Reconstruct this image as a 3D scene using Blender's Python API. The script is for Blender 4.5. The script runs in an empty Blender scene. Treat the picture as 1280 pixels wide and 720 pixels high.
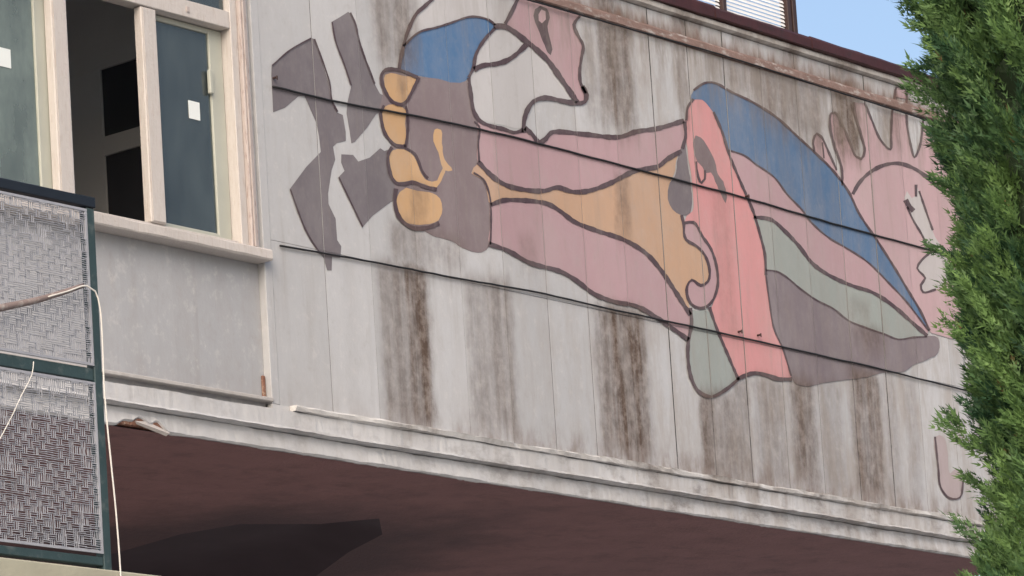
import bpy, bmesh, math, random
import numpy as np
from mathutils import Vector, Matrix
from mathutils.geometry import tessellate_polygon

random.seed(7); rng = np.random.default_rng(7)
sc = bpy.context.scene
COL = sc.collection
rad = math.radians

# ------------------------------------------------------------------ camera
F, CX, CY = 5200.0, 640.0, 800.0            # focal length and optical axis in photo pixels (1280 x 720)
YAW, PITCH, ROLL = rad(51.568), rad(7.958), rad(-3.631)
CAM = np.array([-19.3308, -15.2637, 1.6])
_f = np.array([math.sin(YAW)*math.cos(PITCH), math.cos(YAW)*math.cos(PITCH), math.sin(PITCH)])
_r = np.array([math.cos(YAW), -math.sin(YAW), 0.0]); _u = np.cross(_r, _f)
_r, _u = math.cos(ROLL)*_r + math.sin(ROLL)*_u, -math.sin(ROLL)*_r + math.cos(ROLL)*_u
cd = bpy.data.cameras.new('camera'); cam = bpy.data.objects.new('camera', cd); COL.objects.link(cam)
cam.matrix_world = Matrix(((_r[0], _u[0], -_f[0], CAM[0]), (_r[1], _u[1], -_f[1], CAM[1]), (_r[2], _u[2], -_f[2], CAM[2]), (0, 0, 0, 1)))
cd.sensor_fit = 'HORIZONTAL'; cd.sensor_width = 36.0; cd.lens = 36.0*F/1280.0
cd.shift_y = (CY-360.0)/1280.0
cd.clip_start = 0.1; cd.clip_end = 2000.0
sc.camera = cam

# ------------------------------------------------------------------ light
SUN_EL, SUN_AZ = rad(36), rad(238)           # high hazy sun on the camera's side, too soft for shadows
w = bpy.data.worlds.new('World'); sc.world = w; w.use_nodes = True
nt = w.node_tree; nt.nodes.clear()
sky = nt.nodes.new('ShaderNodeTexSky'); sky.sky_type = 'NISHITA'; sky.sun_disc = False
sky.sun_elevation = SUN_EL; sky.sun_rotation = SUN_AZ
sky.air_density = 1.0; sky.dust_density = 5.2; sky.ozone_density = 1.0
bg = nt.nodes.new('ShaderNodeBackground'); bg.inputs['Strength'].default_value = 0.15
wo = nt.nodes.new('ShaderNodeOutputWorld')
nt.links.new(sky.outputs[0], bg.inputs[0]); nt.links.new(bg.outputs[0], wo.inputs[0])
sl = bpy.data.lights.new('sun', 'SUN'); so = bpy.data.objects.new('sun', sl); COL.objects.link(so)
sl.energy = 0.5; sl.angle = rad(50); sl.color = (1.0, 0.965, 0.915)
sd = Vector((math.sin(SUN_AZ)*math.cos(SUN_EL), math.cos(SUN_AZ)*math.cos(SUN_EL), math.sin(SUN_EL)))
so.rotation_euler = sd.to_track_quat('Z', 'Y').to_euler(); so.location = (0, 0, 30)
vs = sc.view_settings
vs.view_transform = 'Standard'; vs.look = 'None'; vs.gamma = 1.0; vs.use_curve_mapping = False
vs.exposure = 0.66
sc.cycles.max_bounces = 6; sc.cycles.transparent_max_bounces = 12

# ------------------------------------------------------------------ pixel -> place helpers
def ray(x, y): return _r*((x-CX)/F) + _u*(-(y-CY)/F) + _f
def PY(x, y, Y=0.0):                          # pixel on a plane parallel to the facade
    d = ray(x, y); return CAM + d*((Y-CAM[1])/d[1])
def PZ(x, y, Z):
    d = ray(x, y); return CAM + d*((Z-CAM[2])/d[2])
def wl(x, y):                                 # pixel -> (X, Z) on the facade
    p = PY(x, y); return (p[0], p[2])

# ------------------------------------------------------------------ object helpers
def lin(r, g, b):
    return tuple(((c/255)/12.92 if c/255 <= .04045 else ((c/255+.055)/1.055)**2.4) for c in (r, g, b))
def tag(o, label=None, cat=None, group=None, kind=None):
    if label: o['label'] = label
    if cat: o['category'] = cat
    if group: o['group'] = group
    if kind: o['kind'] = kind
    return o
def empty(name, loc=(0, 0, 0)):
    o = bpy.data.objects.new(name, None); COL.objects.link(o); o.location = loc; o.empty_display_size = .2
    return o
def origin_of(o):                             # parts are built in place, so only a thing's own Empty has an offset
    return Vector(o.location) if o.parent is None else Vector((0, 0, 0))
def mobj(name, verts, faces, mat, parent=None, color=None, smooth=False):
    me = bpy.data.meshes.new(name); me.from_pydata([tuple(v) for v in verts], [], faces); me.update()
    if smooth:
        for p in me.polygons: p.use_smooth = True
    o = bpy.data.objects.new(name, me); COL.objects.link(o)
    me.materials.append(mat)
    if parent is not None:
        o.parent = parent
        o.matrix_parent_inverse = Matrix.Translation(-origin_of(parent))
    if color: o.color = (*color[:3], color[3] if len(color) > 3 else 0.0)
    return o
class MB:
    def __init__(s): s.v = []; s.f = []
    def add(s, v, f):
        n = len(s.v); s.v += [tuple(q) for q in v]; s.f += [tuple(i+n for i in q) for q in f]; return s
    def box(s, x0, x1, y0, y1, z0, z1, b=0.0):
        if b <= 0:
            v = [(x, y, z) for x in (x0, x1) for y in (y0, y1) for z in (z0, z1)]
            return s.add(v, [(0, 1, 3, 2), (4, 6, 7, 5), (0, 4, 5, 1), (2, 3, 7, 6), (0, 2, 6, 4), (1, 5, 7, 3)])
        bm = bmesh.new(); bmesh.ops.create_cube(bm, size=1)
        for q in bm.verts: q.co = Vector(((x0+x1)/2+q.co.x*(x1-x0), (y0+y1)/2+q.co.y*(y1-y0), (z0+z1)/2+q.co.z*(z1-z0)))
        bmesh.ops.bevel(bm, geom=list(bm.edges), offset=b, segments=1, affect='EDGES')
        bm.verts.index_update()
        s.add([q.co for q in bm.verts], [[q.index for q in f.verts] for f in bm.faces]); bm.free(); return s
    def tube(s, pts, r, n=8, cap=True):
        pts = [Vector(p) for p in pts]; rings = []
        rr = r if isinstance(r, (list, tuple)) else [r]*len(pts)
        ref = None
        for i, p in enumerate(pts):
            t = (pts[min(i+1, len(pts)-1)]-pts[max(i-1, 0)]).normalized()
            if ref is None:
                ref = t.cross(Vector((0, 0, 1)))
                if ref.length < .1: ref = t.cross(Vector((1, 0, 0)))
            ref = (ref - t*ref.dot(t)).normalized(); q = t.cross(ref)
            rings.append([p+(ref*math.cos(a)+q*math.sin(a))*rr[i] for a in [2*math.pi*k/n for k in range(n)]])
        v = [c for R in rings for c in R]; f = []
        for i in range(len(pts)-1):
            for k in range(n): f.append((i*n+k, i*n+(k+1) % n, (i+1)*n+(k+1) % n, (i+1)*n+k))
        if cap:
            f.append(tuple(range(n-1, -1, -1))); f.append(tuple((len(pts)-1)*n+k for k in range(n)))
        return s.add(v, f)
    def build(s, name, mat, parent=None, color=None, smooth=False):
        return mobj(name, s.v, s.f, mat, parent, color, smooth)
def catmull(pts, closed=False, step=5.0):
    pts = [np.array(p, float) for p in pts]; n = len(pts); out = []
    for i in range(n if closed else n-1):
        p1, p2 = pts[i], pts[(i+1) % n]
        p0 = pts[(i-1) % n] if closed or i > 0 else 2*p1-p2
        p3 = pts[(i+2) % n] if closed or i+2 < n else 2*p2-p1
        t0 = 0; t1 = max(np.linalg.norm(p1-p0)**.5, 1e-4); t2 = t1+max(np.linalg.norm(p2-p1)**.5, 1e-4); t3 = t2+max(np.linalg.norm(p3-p2)**.5, 1e-4)
        k = max(1, int(np.linalg.norm(p2-p1)/step))
        for j in range(k):
            t = t1+(t2-t1)*j/k
            A1 = (t1-t)/(t1-t0)*p0+(t-t0)/(t1-t0)*p1; A2 = (t2-t)/(t2-t1)*p1+(t-t1)/(t2-t1)*p2; A3 = (t3-t)/(t3-t2)*p2+(t-t2)/(t3-t2)*p3
            B1 = (t2-t)/(t2-t0)*A1+(t-t0)/(t2-t0)*A2; B2 = (t3-t)/(t3-t1)*A2+(t-t1)/(t3-t1)*A3
            out.append((t2-t)/(t2-t1)*B1+(t-t1)/(t2-t1)*B2)
    if not closed: out.append(pts[-1])
    return out

# ------------------------------------------------------------------ materials
class NB:
    """small node-building helper"""
    def __init__(s, tree): s.t = tree
    def n(s, typ, **kw):
        q = s.t.nodes.new(typ)
        for k, v in kw.items(): setattr(q, k, v)
        return q
    def put(s, sock, v):
        if isinstance(v, bpy.types.NodeSocket): s.t.links.new(v, sock)
        elif v is not None: sock.default_value = v
    def math(s, op, a, b=None, c=None, clamp=False):
        q = s.n('ShaderNodeMath', operation=op); q.use_clamp = clamp
        s.put(q.inputs[0], a); s.put(q.inputs[1], b)
        if c is not None: s.put(q.inputs[2], c)
        return q.outputs[0]
    def smooth(s, v, a, b, c=0.0, d=1.0, kind='SMOOTHSTEP'):
        q = s.n('ShaderNodeMapRange', interpolation_type=kind)
        s.put(q.inputs['Value'], v); s.put(q.inputs['From Min'], a); s.put(q.inputs['From Max'], b); s.put(q.inputs['To Min'], c); s.put(q.inputs['To Max'], d)
        return q.outputs[0]
    def mix(s, fac, a, b, mode='MIX'):
        q = s.n('ShaderNodeMix', data_type='RGBA', blend_type=mode)
        s.put(q.inputs[0], fac); s.put(q.inputs[6], a if not isinstance(a, tuple) else (*a[:3], 1)); s.put(q.inputs[7], b if not isinstance(b, tuple) else (*b[:3], 1))
        return q.outputs[2]
    def noise(s, vec, scale, detail=4, rough=.55):
        q = s.n('ShaderNodeTexNoise'); s.put(q.inputs['Vector'], vec); q.inputs['Scale'].default_value = scale
        q.inputs['Detail'].default_value = detail; q.inputs['Roughness'].default_value = rough
        return q.outputs['Fac']
    def scale(s, vec, xyz):
        q = s.n('ShaderNodeVectorMath', operation='MULTIPLY'); s.put(q.inputs[0], vec); q.inputs[1].default_value = xyz
        return q.outputs[0]
def newmat(name):
    m = bpy.data.materials.new(name); m.use_nodes = True
    t = m.node_tree; b = t.nodes['Principled BSDF']
    return m, NB(t), b
def simple(name, col, rough=.7, var=.25, scale=6.0, bump=.0, bscale=60, metal=0.0, spec=.3, dirt=None, dirt_amt=.5, aniso=(1, 1, 1)):
    m, N, b = newmat(name)
    pos = N.n('ShaderNodeNewGeometry').outputs['Position']; p2 = N.scale(pos, aniso)
    a = N.noise(p2, scale, 6); c = N.mix(a, tuple(q*(1-var) for q in col), tuple(min(1, q*(1+var)) for q in col))
    if dirt:
        d = N.smooth(N.noise(p2, scale*1.7, 8, .65), .5, .68); d = N.math('MULTIPLY', d, dirt_amt); c = N.mix(d, c, dirt)
    N.put(b.inputs['Base Color'], c); b.inputs['Roughness'].default_value = rough; b.inputs['Metallic'].default_value = metal
    b.inputs['Specular IOR Level'].default_value = spec
    if bump > 0:
        q = N.n('ShaderNodeBump'); q.inputs['Strength'].default_value = bump; q.inputs['Distance'].default_value = .01
        N.put(q.inputs['Height'], N.noise(pos, bscale, 5)); N.put(b.inputs['Normal'], q.outputs[0])
    return m

# streaks of brown run-off on the boards: (x, half width, top y, bottom y, strength) in photo pixels on the facade
STREAKS = [(524, 15, 335, 538, .85), (503, 24, 335, 538, .62), (515, 27, 285, 340, .5), (603, 16, 350, 548, .45), (629, 15, 352, 550, .55),
    (786, 24, 390, 578, .9), (768, 20, 390, 575, .72), (492, 26, -25, 88, .55), (512, 12, -20, 60, .35),
    (770, 20, 12, 170, .8), (745, 16, 18, 168, .35), (720, 12, 12, 30, .5), (852, 6, 30, 162, .5),
    (886, 8, 495, 606, .75), (906, 22, 495, 612, .58), (930, 10, 478, 616, .5), (965, 18, 478, 620, .45),
    (1006, 15, 478, 614, .7), (1040, 14, 480, 622, .3), (1086, 18, 468, 628, .8), (1112, 12, 478, 632, .35), (1142, 8, 480, 634, .25),
    (900, 18, 72, 112, .4), (926, 20, 78, 128, .5), (960, 18, 88, 152, .6), (986, 15, 98, 172, .62), (1012, 15, 108, 186, .5),
    (1057, 16, 104, 198, .9), (1112, 12, 138, 184, .5), (700, 22, -14, 14, .5), (754, 15, -6, 22, .75), (850, 10, 18, 50, .75), (869, 7, 25, 52, .55),
    (986, 10, 58, 84, .75), (1052, 13, 78, 106, .65), (925, 10, 40, 66, .4), (778, 9, 226, 302, .45), (524, 10, 238, 286, .45), (503, 7, 96, 126, .4),
    (905, 11, 240, 430, .16), (1086, 17, 414, 442, .55), (440, 8, 335, 520, .06), (1075, 12, 380, 405, .3), (660, 10, 300, 345, .25), (560, 20, 300, 345, .4)]
def weather_group():
    g = bpy.data.node_groups.new('weathering', 'ShaderNodeTree')
    g.interface.new_socket('Color', in_out='INPUT', socket_type='NodeSocketColor')
    g.interface.new_socket('Wear', in_out='INPUT', socket_type='NodeSocketFloat')
    g.interface.new_socket('Color', in_out='OUTPUT', socket_type='NodeSocketColor')
    g.interface.new_socket('Height', in_out='OUTPUT', socket_type='NodeSocketFloat')
    N = NB(g); gi = N.n('NodeGroupInput'); go = N.n('NodeGroupOutput')
    pos = N.n('ShaderNodeNewGeometry').outputs['Position']
    sp = N.n('ShaderNodeSeparateXYZ'); N.put(sp.inputs[0], pos); X, Z = sp.outputs[0], sp.outputs[2]
    drip = N.noise(N.scale(pos, (14, 14, 1.1)), 1.0, 6, .62)          # long vertical runs
    blot = N.noise(N.scale(pos, (7, 7, 3.0)), 1.3, 7, .68)
    fine = N.noise(N.scale(pos, (1, 1, .6)), 60, 4, .7)
    wob = N.math('MULTIPLY_ADD', N.noise(N.scale(pos, (4, 4, 2.6)), 1.8, 6, .7), .12, -.06)
    wobz = N.math('MULTIPLY_ADD', drip, .24, -.12)
    mott = N.noise(N.scale(pos, (1, 1, .8)), 13, 9, .72)
    Xw = N.math('ADD', X, wob); Zw = N.math('ADD', Z, wobz)
    # the grain of the paint and the cast boards
    big = N.noise(N.scale(pos, (1.1, 1.1, .7)), 1.0, 5, .6)
    col = N.mix(1.0, gi.outputs['Color'], N.mix(big, (.86, .86, .86), (1.08, 1.07, 1.05)), 'MULTIPLY')
    col = N.mix(N.smooth(drip, .52, .76, 0, .26), col, (.25, .22, .195))
    col = N.mix(N.smooth(mott, .52, .72, 0, .22), col, (.29, .265, .245))
    col = N.mix(N.math('MULTIPLY', N.smooth(mott, .48, .30, 0, .42), N.smooth(gi.outputs['Wear'], .1, .3, 1, .12)), col, (.60, .59, .58))
    col = N.mix(N.smooth(blot, .58, .80, 0, .30), col, (.27, .235, .205))
    col = N.mix(N.smooth(fine, .66, .80, 0, .35), col, (.13, .11, .10))
    wn = N.n('ShaderNodeTexWhiteNoise', noise_dimensions='1D'); N.put(wn.inputs['W'], N.math('FLOOR', N.math('MULTIPLY_ADD', X, 1/.4135, 1.604/.4135)))
    bt = N.math('MULTIPLY_ADD', wn.outputs['Value'], .13, .925)
    vm = N.n('ShaderNodeVectorMath', operation='SCALE'); N.put(vm.inputs[0], col); N.put(vm.inputs['Scale'], bt); col = vm.outputs[0]
    # the right-hand half of the wall is greyer and warmer with years of run-off
    old = N.math('MULTIPLY', N.smooth(X, -1.2, 2.6, .18, 1), N.smooth(N.noise(N.scale(pos, (6, 6, 1.5)), 1.0, 8, .7), .38, .66, .04, .58))
    old = N.math('MULTIPLY', old, N.smooth(gi.outputs['Wear'], .1, .3, 1, .3))
    col = N.mix(old, col, (.30, .258, .222))
    # faded, brushed mural paint
    fade = N.math('MULTIPLY', N.smooth(N.noise(N.scale(pos, (2.2, 2.2, 1.3)), 1.3, 8, .7), .40, .70, 0, .30), gi.outputs['Wear'])
    col = N.mix(fade, col, (.44, .42, .41))
    # chips in the mural paint show the pale coat below
    chip = N.math('MULTIPLY', N.smooth(N.noise(N.scale(pos, (1, 1, .55)), 9, 9, .72), .68, .72, 0, .6), gi.outputs['Wear'])
    col = N.mix(chip, col, (.50, .47, .44))
    acc = None
    for (x, hw, yt, yb, st) in STREAKS:
        ym = (yt+yb)/2; xm = wl(x, ym)[0]; h = (wl(x+hw, ym)[0]-wl(x-hw, ym)[0])/2
        lean = (ym-yt)*.055
        zt = wl(x-lean, yt)[1]; zb = wl(x+lean, yb)[1]
        d = N.math('ABSOLUTE', N.math('SUBTRACT', Xw, xm))
        m = N.smooth(d, h*1.45, h*.60, 0, st)
        m = N.math('MULTIPLY', m, N.smooth(Zw, zt+.10, zt-.03))
        m = N.math('MULTIPLY', m, N.smooth(Zw, zb-.12, zb+.16))
        acc = m if acc is None else N.math('MAXIMUM', acc, m)
    br = N.math('MULTIPLY', N.smooth(drip, .28, .66, .62, 1.12), N.smooth(mott, .30, .62, .80, 1.08))
    f = N.math('MULTIPLY', acc, br, clamp=True)
    st = N.mix(N.smooth(mott, .38, .62), (.160, .118, .094), (.088, .062, .049))
    col = N.mix(f, col, st)
    # grime collecting on the ledges: above the base ledge, along the upper rust strip
    l1 = N.math('MULTIPLY', N.smooth(Zw, 6.46, 6.2), N.smooth(Z, 6.22, 6.25)); l1 = N.math('MULTIPLY', l1, N.smooth(blot, .38, .66, .05, .8))
    l1 = N.math('MULTIPLY', l1, N.smooth(X, -2.0, 1.0, .25, 1))
    col = N.mix(l1, col, (.17, .125, .105))
    l2 = N.math('MULTIPLY', N.smooth(Z, 9.08, 9.10), N.smooth(Zw, 9.25, 9.14)); l2 = N.math('MULTIPLY', l2, N.smooth(blot, .3, .6, .35, .9))
    col = N.mix(l2, col, (.15, .083, .06))
    l3 = N.math('MULTIPLY', N.smooth(Zw, 8.5, 9.1, 0, .66), N.smooth(X, -.9, 2.2, .25, 1)); l3 = N.math('MULTIPLY', l3, N.smooth(N.noise(N.scale(pos, (9, 9, 1.6)), 1.0, 6, .7), .4, .62))
    l3 = N.math('MULTIPLY', l3, N.smooth(Z, 9.16, 9.10, .45, 1))
    col = N.mix(l3, col, (.20, .172, .148))
    # lichen and soot on the cornice
    l4 = N.math('MULTIPLY', N.smooth(Z, 6.236, 6.215), N.smooth(N.noise(N.scale(pos, (2.2, 2.2, 4)), 1.5, 9, .72), .46, .70, 0, .75))
    l4 = N.math('MULTIPLY', l4, N.smooth(X, -3.0, 2.0, .35, 1))
    col = N.mix(l4, col, (.185, .165, .155))
    N.put(go.inputs[0], col)
    N.put(go.inputs[1], N.math('ADD', N.math('MULTIPLY', fine, .5), blot))
    return g
WG = weather_group()
def wall_material(name, rough=.85, bump=.35):
    m, N, b = newmat(name)
    oi = N.n('ShaderNodeObjectInfo'); g = N.n('ShaderNodeGroup'); g.node_tree = WG
    N.put(g.inputs['Color'], oi.outputs['Color']); N.put(g.inputs['Wear'], oi.outputs['Alpha'])
    N.put(b.inputs['Base Color'], g.outputs['Color']); b.inputs['Roughness'].default_value = rough; b.inputs['Specular IOR Level'].default_value = .2
    q = N.n('ShaderNodeBump'); q.inputs['Strength'].default_value = bump; q.inputs['Distance'].default_value = .008
    N.put(q.inputs['Height'], g.outputs['Height']); N.put(b.inputs['Normal'], q.outputs[0])
    return m
M_WALL = wall_material('painted_concrete')
M_PAINT = wall_material('mural_paint', .75, .25)
M_JOINT = simple('joint_concrete', (.022, .020, .020), .95)
M_FILL = simple('joint_mortar', (.11, .10, .10), .95, .45, 14)
M_PLAIN = simple('plain_render', (.47, .455, .445), .9, .08, 2.5, .25, 45, dirt=(.33, .29, .26), dirt_amt=.4)
M_FRAME = simple('peeling_cream_paint', (.51, .475, .45), .6, .10, 5, .3, 60, dirt=(.36, .28, .23), dirt_amt=.35, aniso=(9, 9, 1.2))
M_SASH = simple('grey_green_sash_paint', (.40, .41, .36), .55, .12, 5, .1, 50)
M_MOULD = simple('pinkish_peeling_moulding', (.43, .375, .355), .7, .15, 12, .3, 60, dirt=(.22, .15, .125), dirt_amt=.6, aniso=(3, 3, .6))
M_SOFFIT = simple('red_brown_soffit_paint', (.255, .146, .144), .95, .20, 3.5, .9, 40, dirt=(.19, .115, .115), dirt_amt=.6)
def shade_and_mottle(m):  # soft shade painted into the soffit colour around the recess, plus random mottling
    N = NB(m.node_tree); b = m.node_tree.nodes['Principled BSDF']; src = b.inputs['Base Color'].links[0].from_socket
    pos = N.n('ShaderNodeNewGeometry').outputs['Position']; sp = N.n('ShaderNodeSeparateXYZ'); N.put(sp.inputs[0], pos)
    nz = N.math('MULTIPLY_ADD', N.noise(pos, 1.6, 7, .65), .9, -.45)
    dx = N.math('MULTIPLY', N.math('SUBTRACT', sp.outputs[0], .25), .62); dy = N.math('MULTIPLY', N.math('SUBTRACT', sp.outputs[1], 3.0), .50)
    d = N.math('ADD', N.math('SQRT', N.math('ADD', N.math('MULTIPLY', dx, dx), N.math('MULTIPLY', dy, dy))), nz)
    c = N.mix(N.smooth(d, 1.42, .72, 0, .9), src, (.085, .062, .068))  # painted shade halo
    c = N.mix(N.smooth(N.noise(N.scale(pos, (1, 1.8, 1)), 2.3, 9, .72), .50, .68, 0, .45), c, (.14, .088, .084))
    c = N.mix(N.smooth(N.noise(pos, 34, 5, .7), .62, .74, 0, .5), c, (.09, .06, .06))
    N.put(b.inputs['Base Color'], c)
shade_and_mottle(M_SOFFIT)
M_SHADOW_RECESS = simple('dark_shadow_recess', (.060, .047, .056), .95, .2, 3)  # dark lining of the added recess that stands in for a shadow
M_COPING = simple('maroon_metal', (.050, .016, .016), .55, .4, 7, .2, 30, dirt=(.03, .018, .016), dirt_amt=.6)
M_RUST = simple('rusted_strip', (.22, .150, .130), .95, .4, 5, .4, 40, dirt=(.40, .37, .35), dirt_amt=.95, aniso=(1, 1, 2.5))
M_BROWNFR = simple('dark_brown_window_steel', (.045, .026, .024), .5, .25)
M_SLAT = simple('white_blind_slat', (.78, .78, .78), .5, .04)
M_CABLE = simple('black_cable', (.012, .012, .013), .55, .2)
M_WHITECABLE = simple('white_cable', (.62, .60, .56), .6, .12, 9)
M_TEAL = simple('teal_steel_paint', (.034, .060, .066), .55, .28, 7, .2, 50, dirt=(.13, .15, .15), dirt_amt=.45)
M_NAVY = simple('dark_rail_paint', (.014, .019, .028), .5, .3, 7)
M_WIRE = simple('galvanised_wire', (.38, .39, .43), .5, .2, 20, metal=.25)
M_ROD = simple('weathered_rod', (.20, .155, .145), .8, .35, 9, .3, 60, dirt=(.40, .38, .35), dirt_amt=.7)
M_SLAB = simple('landing_concrete', (.34, .33, .26), .9, .2, 4, .3, 30)
M_ROOM = simple('room_plaster', (.80, .77, .76), .9, .08, 2)
M_DARKPANEL = simple('dark_glazed_panel', (.075, .075, .088), .45, .2, 2)
M_STICKER = simple('white_paper', (.72, .76, .75), .6, .04)
M_BRICK = simple('broken_brick', (.20, .10, .07), .95, .4, 30, .6, 80, dirt=(.42, .33, .26), dirt_amt=.8)
M_GROUND = simple('paving', (.34, .33, .315), .95, .12, .6, .2, 12)
M_BARK = simple('bark', (.10, .072, .055), .95, .35, 12, .8, 40, aniso=(3, 3, .5))
def glass(name, tint, dust, dustcol):
    m = bpy.data.materials.new(name); m.use_nodes = True; t = m.node_tree; t.nodes.clear(); N = NB(t)
    o = N.n('ShaderNodeOutputMaterial'); tr = N.n('ShaderNodeBsdfTransparent'); tr.inputs[0].default_value = (*tint, 1)
    gl = N.n('ShaderNodeBsdfGlossy'); gl.inputs['Roughness'].default_value = .03
    fr = N.n('ShaderNodeFresnel'); fr.inputs[0].default_value = 1.52
    mx = N.n('ShaderNodeMixShader'); N.put(mx.inputs[0], N.math('MULTIPLY', fr.outputs[0], 1.7, clamp=True)); t.links.new(tr.outputs[0], mx.inputs[1]); t.links.new(gl.outputs[0], mx.inputs[2])
    df = N.n('ShaderNodeBsdfDiffuse'); df.inputs[0].default_value = (*dustcol, 1)
    pos = N.n('ShaderNodeNewGeometry').outputs['Position']
    d = N.smooth(N.noise(N.scale(pos, (2.2, 2.2, .9)), 1.0, 7, .65), .3, .7, dust*.6, dust*1.4)
    m2 = N.n('ShaderNodeMixShader'); N.put(m2.inputs[0], d); t.links.new(mx.outputs[0], m2.inputs[1]); t.links.new(df.outputs[0], m2.inputs[2])
    t.links.new(m2.outputs[0], o.inputs[0]); return m
M_GLASS = glass('window_glass', (.58, .66, .68), .13, (.30, .37, .38))
M_GLASS_DUSTY = glass('dusty_window_glass', (.5, .58, .56), .42, (.30, .37, .35))

# ------------------------------------------------------------------ ground
g = mobj('ground', [(-400, -400, 0), (400, -400, 0), (400, 400, 0), (-400, 400, 0)], [(0, 1, 2, 3)], M_GROUND); tag(g, kind='structure')

# ------------------------------------------------------------------ the building
XL, XR, YB = -9.0, 5.78, 9.0                 # left end, right corner, back
ZS, ZL, ZD, ZB, ZC = 5.965, 6.235, 7.19, 9.10, 9.275   # soffit, base ledge, lower joint, upper strip, roof moulding
building = empty('building', (0, 0, 0))
tag(building, 'grey concrete building with a painted mural on its upper storey and brown underside', 'building')
WALLC = (.475, .484, .505)
X0 = -2.06                                    # where the boarded wall starts
# structural shell behind the boards
sh = MB(); sh.box(X0+.01, XR-.02, .035, .26, ZS+.02, ZC+.06)
shell = sh.build('boarded_wall', M_JOINT, building)
sd_ = MB(); sd_.box(XR-.26, XR-.03, .262, YB, ZS+.02, ZC+.06); sd_.box(XL, XR-.03, YB+.002, YB+.2, ZS+.02, ZC+.06); sd_.box(XL, XL+.2, .3, YB, ZS+.02, ZC+.06)
sd_.build('outer_wall', M_PLAIN, building)
rf = MB(); rf.box(XL, XR-.03, .0, YB+.2, ZC+.062, ZC+.13); rf.build('roof_slab', M_PLAIN, building)

# the cast boards, one object each, with uneven joints
JX = [X0] + [-1.604+.4135*k for k in range(17)]
JX = [x for x in JX if x < XR-.12] + [XR]
random.seed(11)
JX = [JX[0]] + [x+random.uniform(-.008, .008) for x in JX[1:-1]] + [JX[-1]]
ROWS = [(ZL, ZD-.0015), (ZD+.0015, ZB-.006), (ZB+.062, ZC-.004)]
ROFF = [0.0, .0, .0]
PANELS = []                                    # (x0, x1, z0, z1, proud)
gaps = [random.choice((.003, .005, .008, .011)) for _ in JX]
for ri, (za, zb) in enumerate(ROWS):
    for i in range(len(JX)-1):
        gl_, gr_ = gaps[i], gaps[i+1]
        pr = ROFF[ri]+random.uniform(0, .0012)
        if i == 0: gl_ = 0
        x0, x1 = JX[i]+gl_/2, JX[i+1]-gr_/2
        sh_ = random.uniform(.95, 1.03)
        m = MB().box(x0, x1, -pr, .034, za, zb)
        m.build('board', M_WALL, shell, tuple(c*sh_ for c in WALLC))
        PANELS.append((x0-.0002, x1+.0002, za-.0002, zb+.0002, pr))

# old filler left in stretches of the joints, so that they read as broken lines
for i in range(1, len(JX)-1):
    MB().box(JX[i]-gaps[i]/2+.0003, JX[i]+gaps[i]/2-.0003, .0009, .0335, ZL+.002, ZC-.006).build('joint', M_JOINT, shell)
    fm = MB(); z = ZL+.01
    while z < ZB-.05:
        ln = random.uniform(.04, .30)
        if random.random() < .66: fm.box(JX[i]-gaps[i]/2+.0004, JX[i]+gaps[i]/2-.0004, random.choice((.0002, .0004, .0006)), .0008, z, min(z+ln, ZB-.02))
        z += ln+random.uniform(.01, .12)
    if fm.v: tag(fm.build('joint_filler', M_FILL, shell), kind='stuff')
# rust-stained strip and roof edge
def ragged_strip(name, prof, xa, xb, mat, parent, color=None, step=.03, jit=.0, seed=0, notch=None):
    """extrude a (y, z) profile along x with a little wear on its edges"""
    rs = random.Random(seed); n = int((xb-xa)/step)+1; k = len(prof); v = []; f = []
    low = [0.0]*k
    for i in range(n+1):
        x = xa+(xb-xa)*i/n
        for j, (y, z) in enumerate(prof):
            low[j] = low[j]*.8+rs.uniform(-1, 1)*jit*.6
            e = 1.0 if 0 < j < k-1 else 0.0
            spike = -abs(rs.gauss(0, jit*.6)) if rs.random() < .06 else 0
            yy = y-(low[j]+spike)*e*.8; zz = z+low[j]*e*.7
            if notch: yy, zz = notch(x, yy, zz, j)
            v.append((x, yy, zz))
    for i in range(n):
        for j in range(k-1): f.append((i*k+j, i*k+j+1, (i+1)*k+j+1, (i+1)*k+j))
    f.append(tuple(range(k-1, -1, -1))); f.append(tuple(n*k+j for j in range(k)))
    return mobj(name, v, f, mat, parent, color)
ragged_strip('rust_strip', [(.03, ZB+.060), (-.016, ZB+.057), (-.020, ZB+.045), (-.018, ZB+.006), (-.010, ZB), (.03, ZB-.003)], X0, XR+.01, M_RUST, building, step=.04, jit=.002, seed=2)
ragged_strip('roof_moulding', [(.03, ZC+.046), (-.032, ZC+.046), (-.036, ZC+.034), (-.034, ZC+.012), (-.015, ZC+.004), (.03, ZC)], XL, XR+.03, M_WALL, building, (.52, .50, .48), step=.05, jit=.0025, seed=3)
# maroon metal coping in overlapping lengths
cx = XL; ci = 0
while cx < XR+.05:
    ln = 1.35 if ci % 3 else 1.1
    x1 = min(cx+ln, XR+.06); dz = random.uniform(-.004, .010); dy = random.uniform(-.006, .004)
    ragged_strip('coping_sheet', [(.25, ZC+.050), (-.052+dy, ZC+.049), (-.060+dy, ZC+.056), (-.058+dy, ZC+.115+dz), (-.040+dy, ZC+.135+dz), (.25, ZC+.150+dz)], cx-.01*(ci % 2), x1, M_COPING, building, step=.10, jit=.004, seed=20+ci)
    cx = x1 if x1 < XR+.05 else 99; ci += 1

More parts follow.
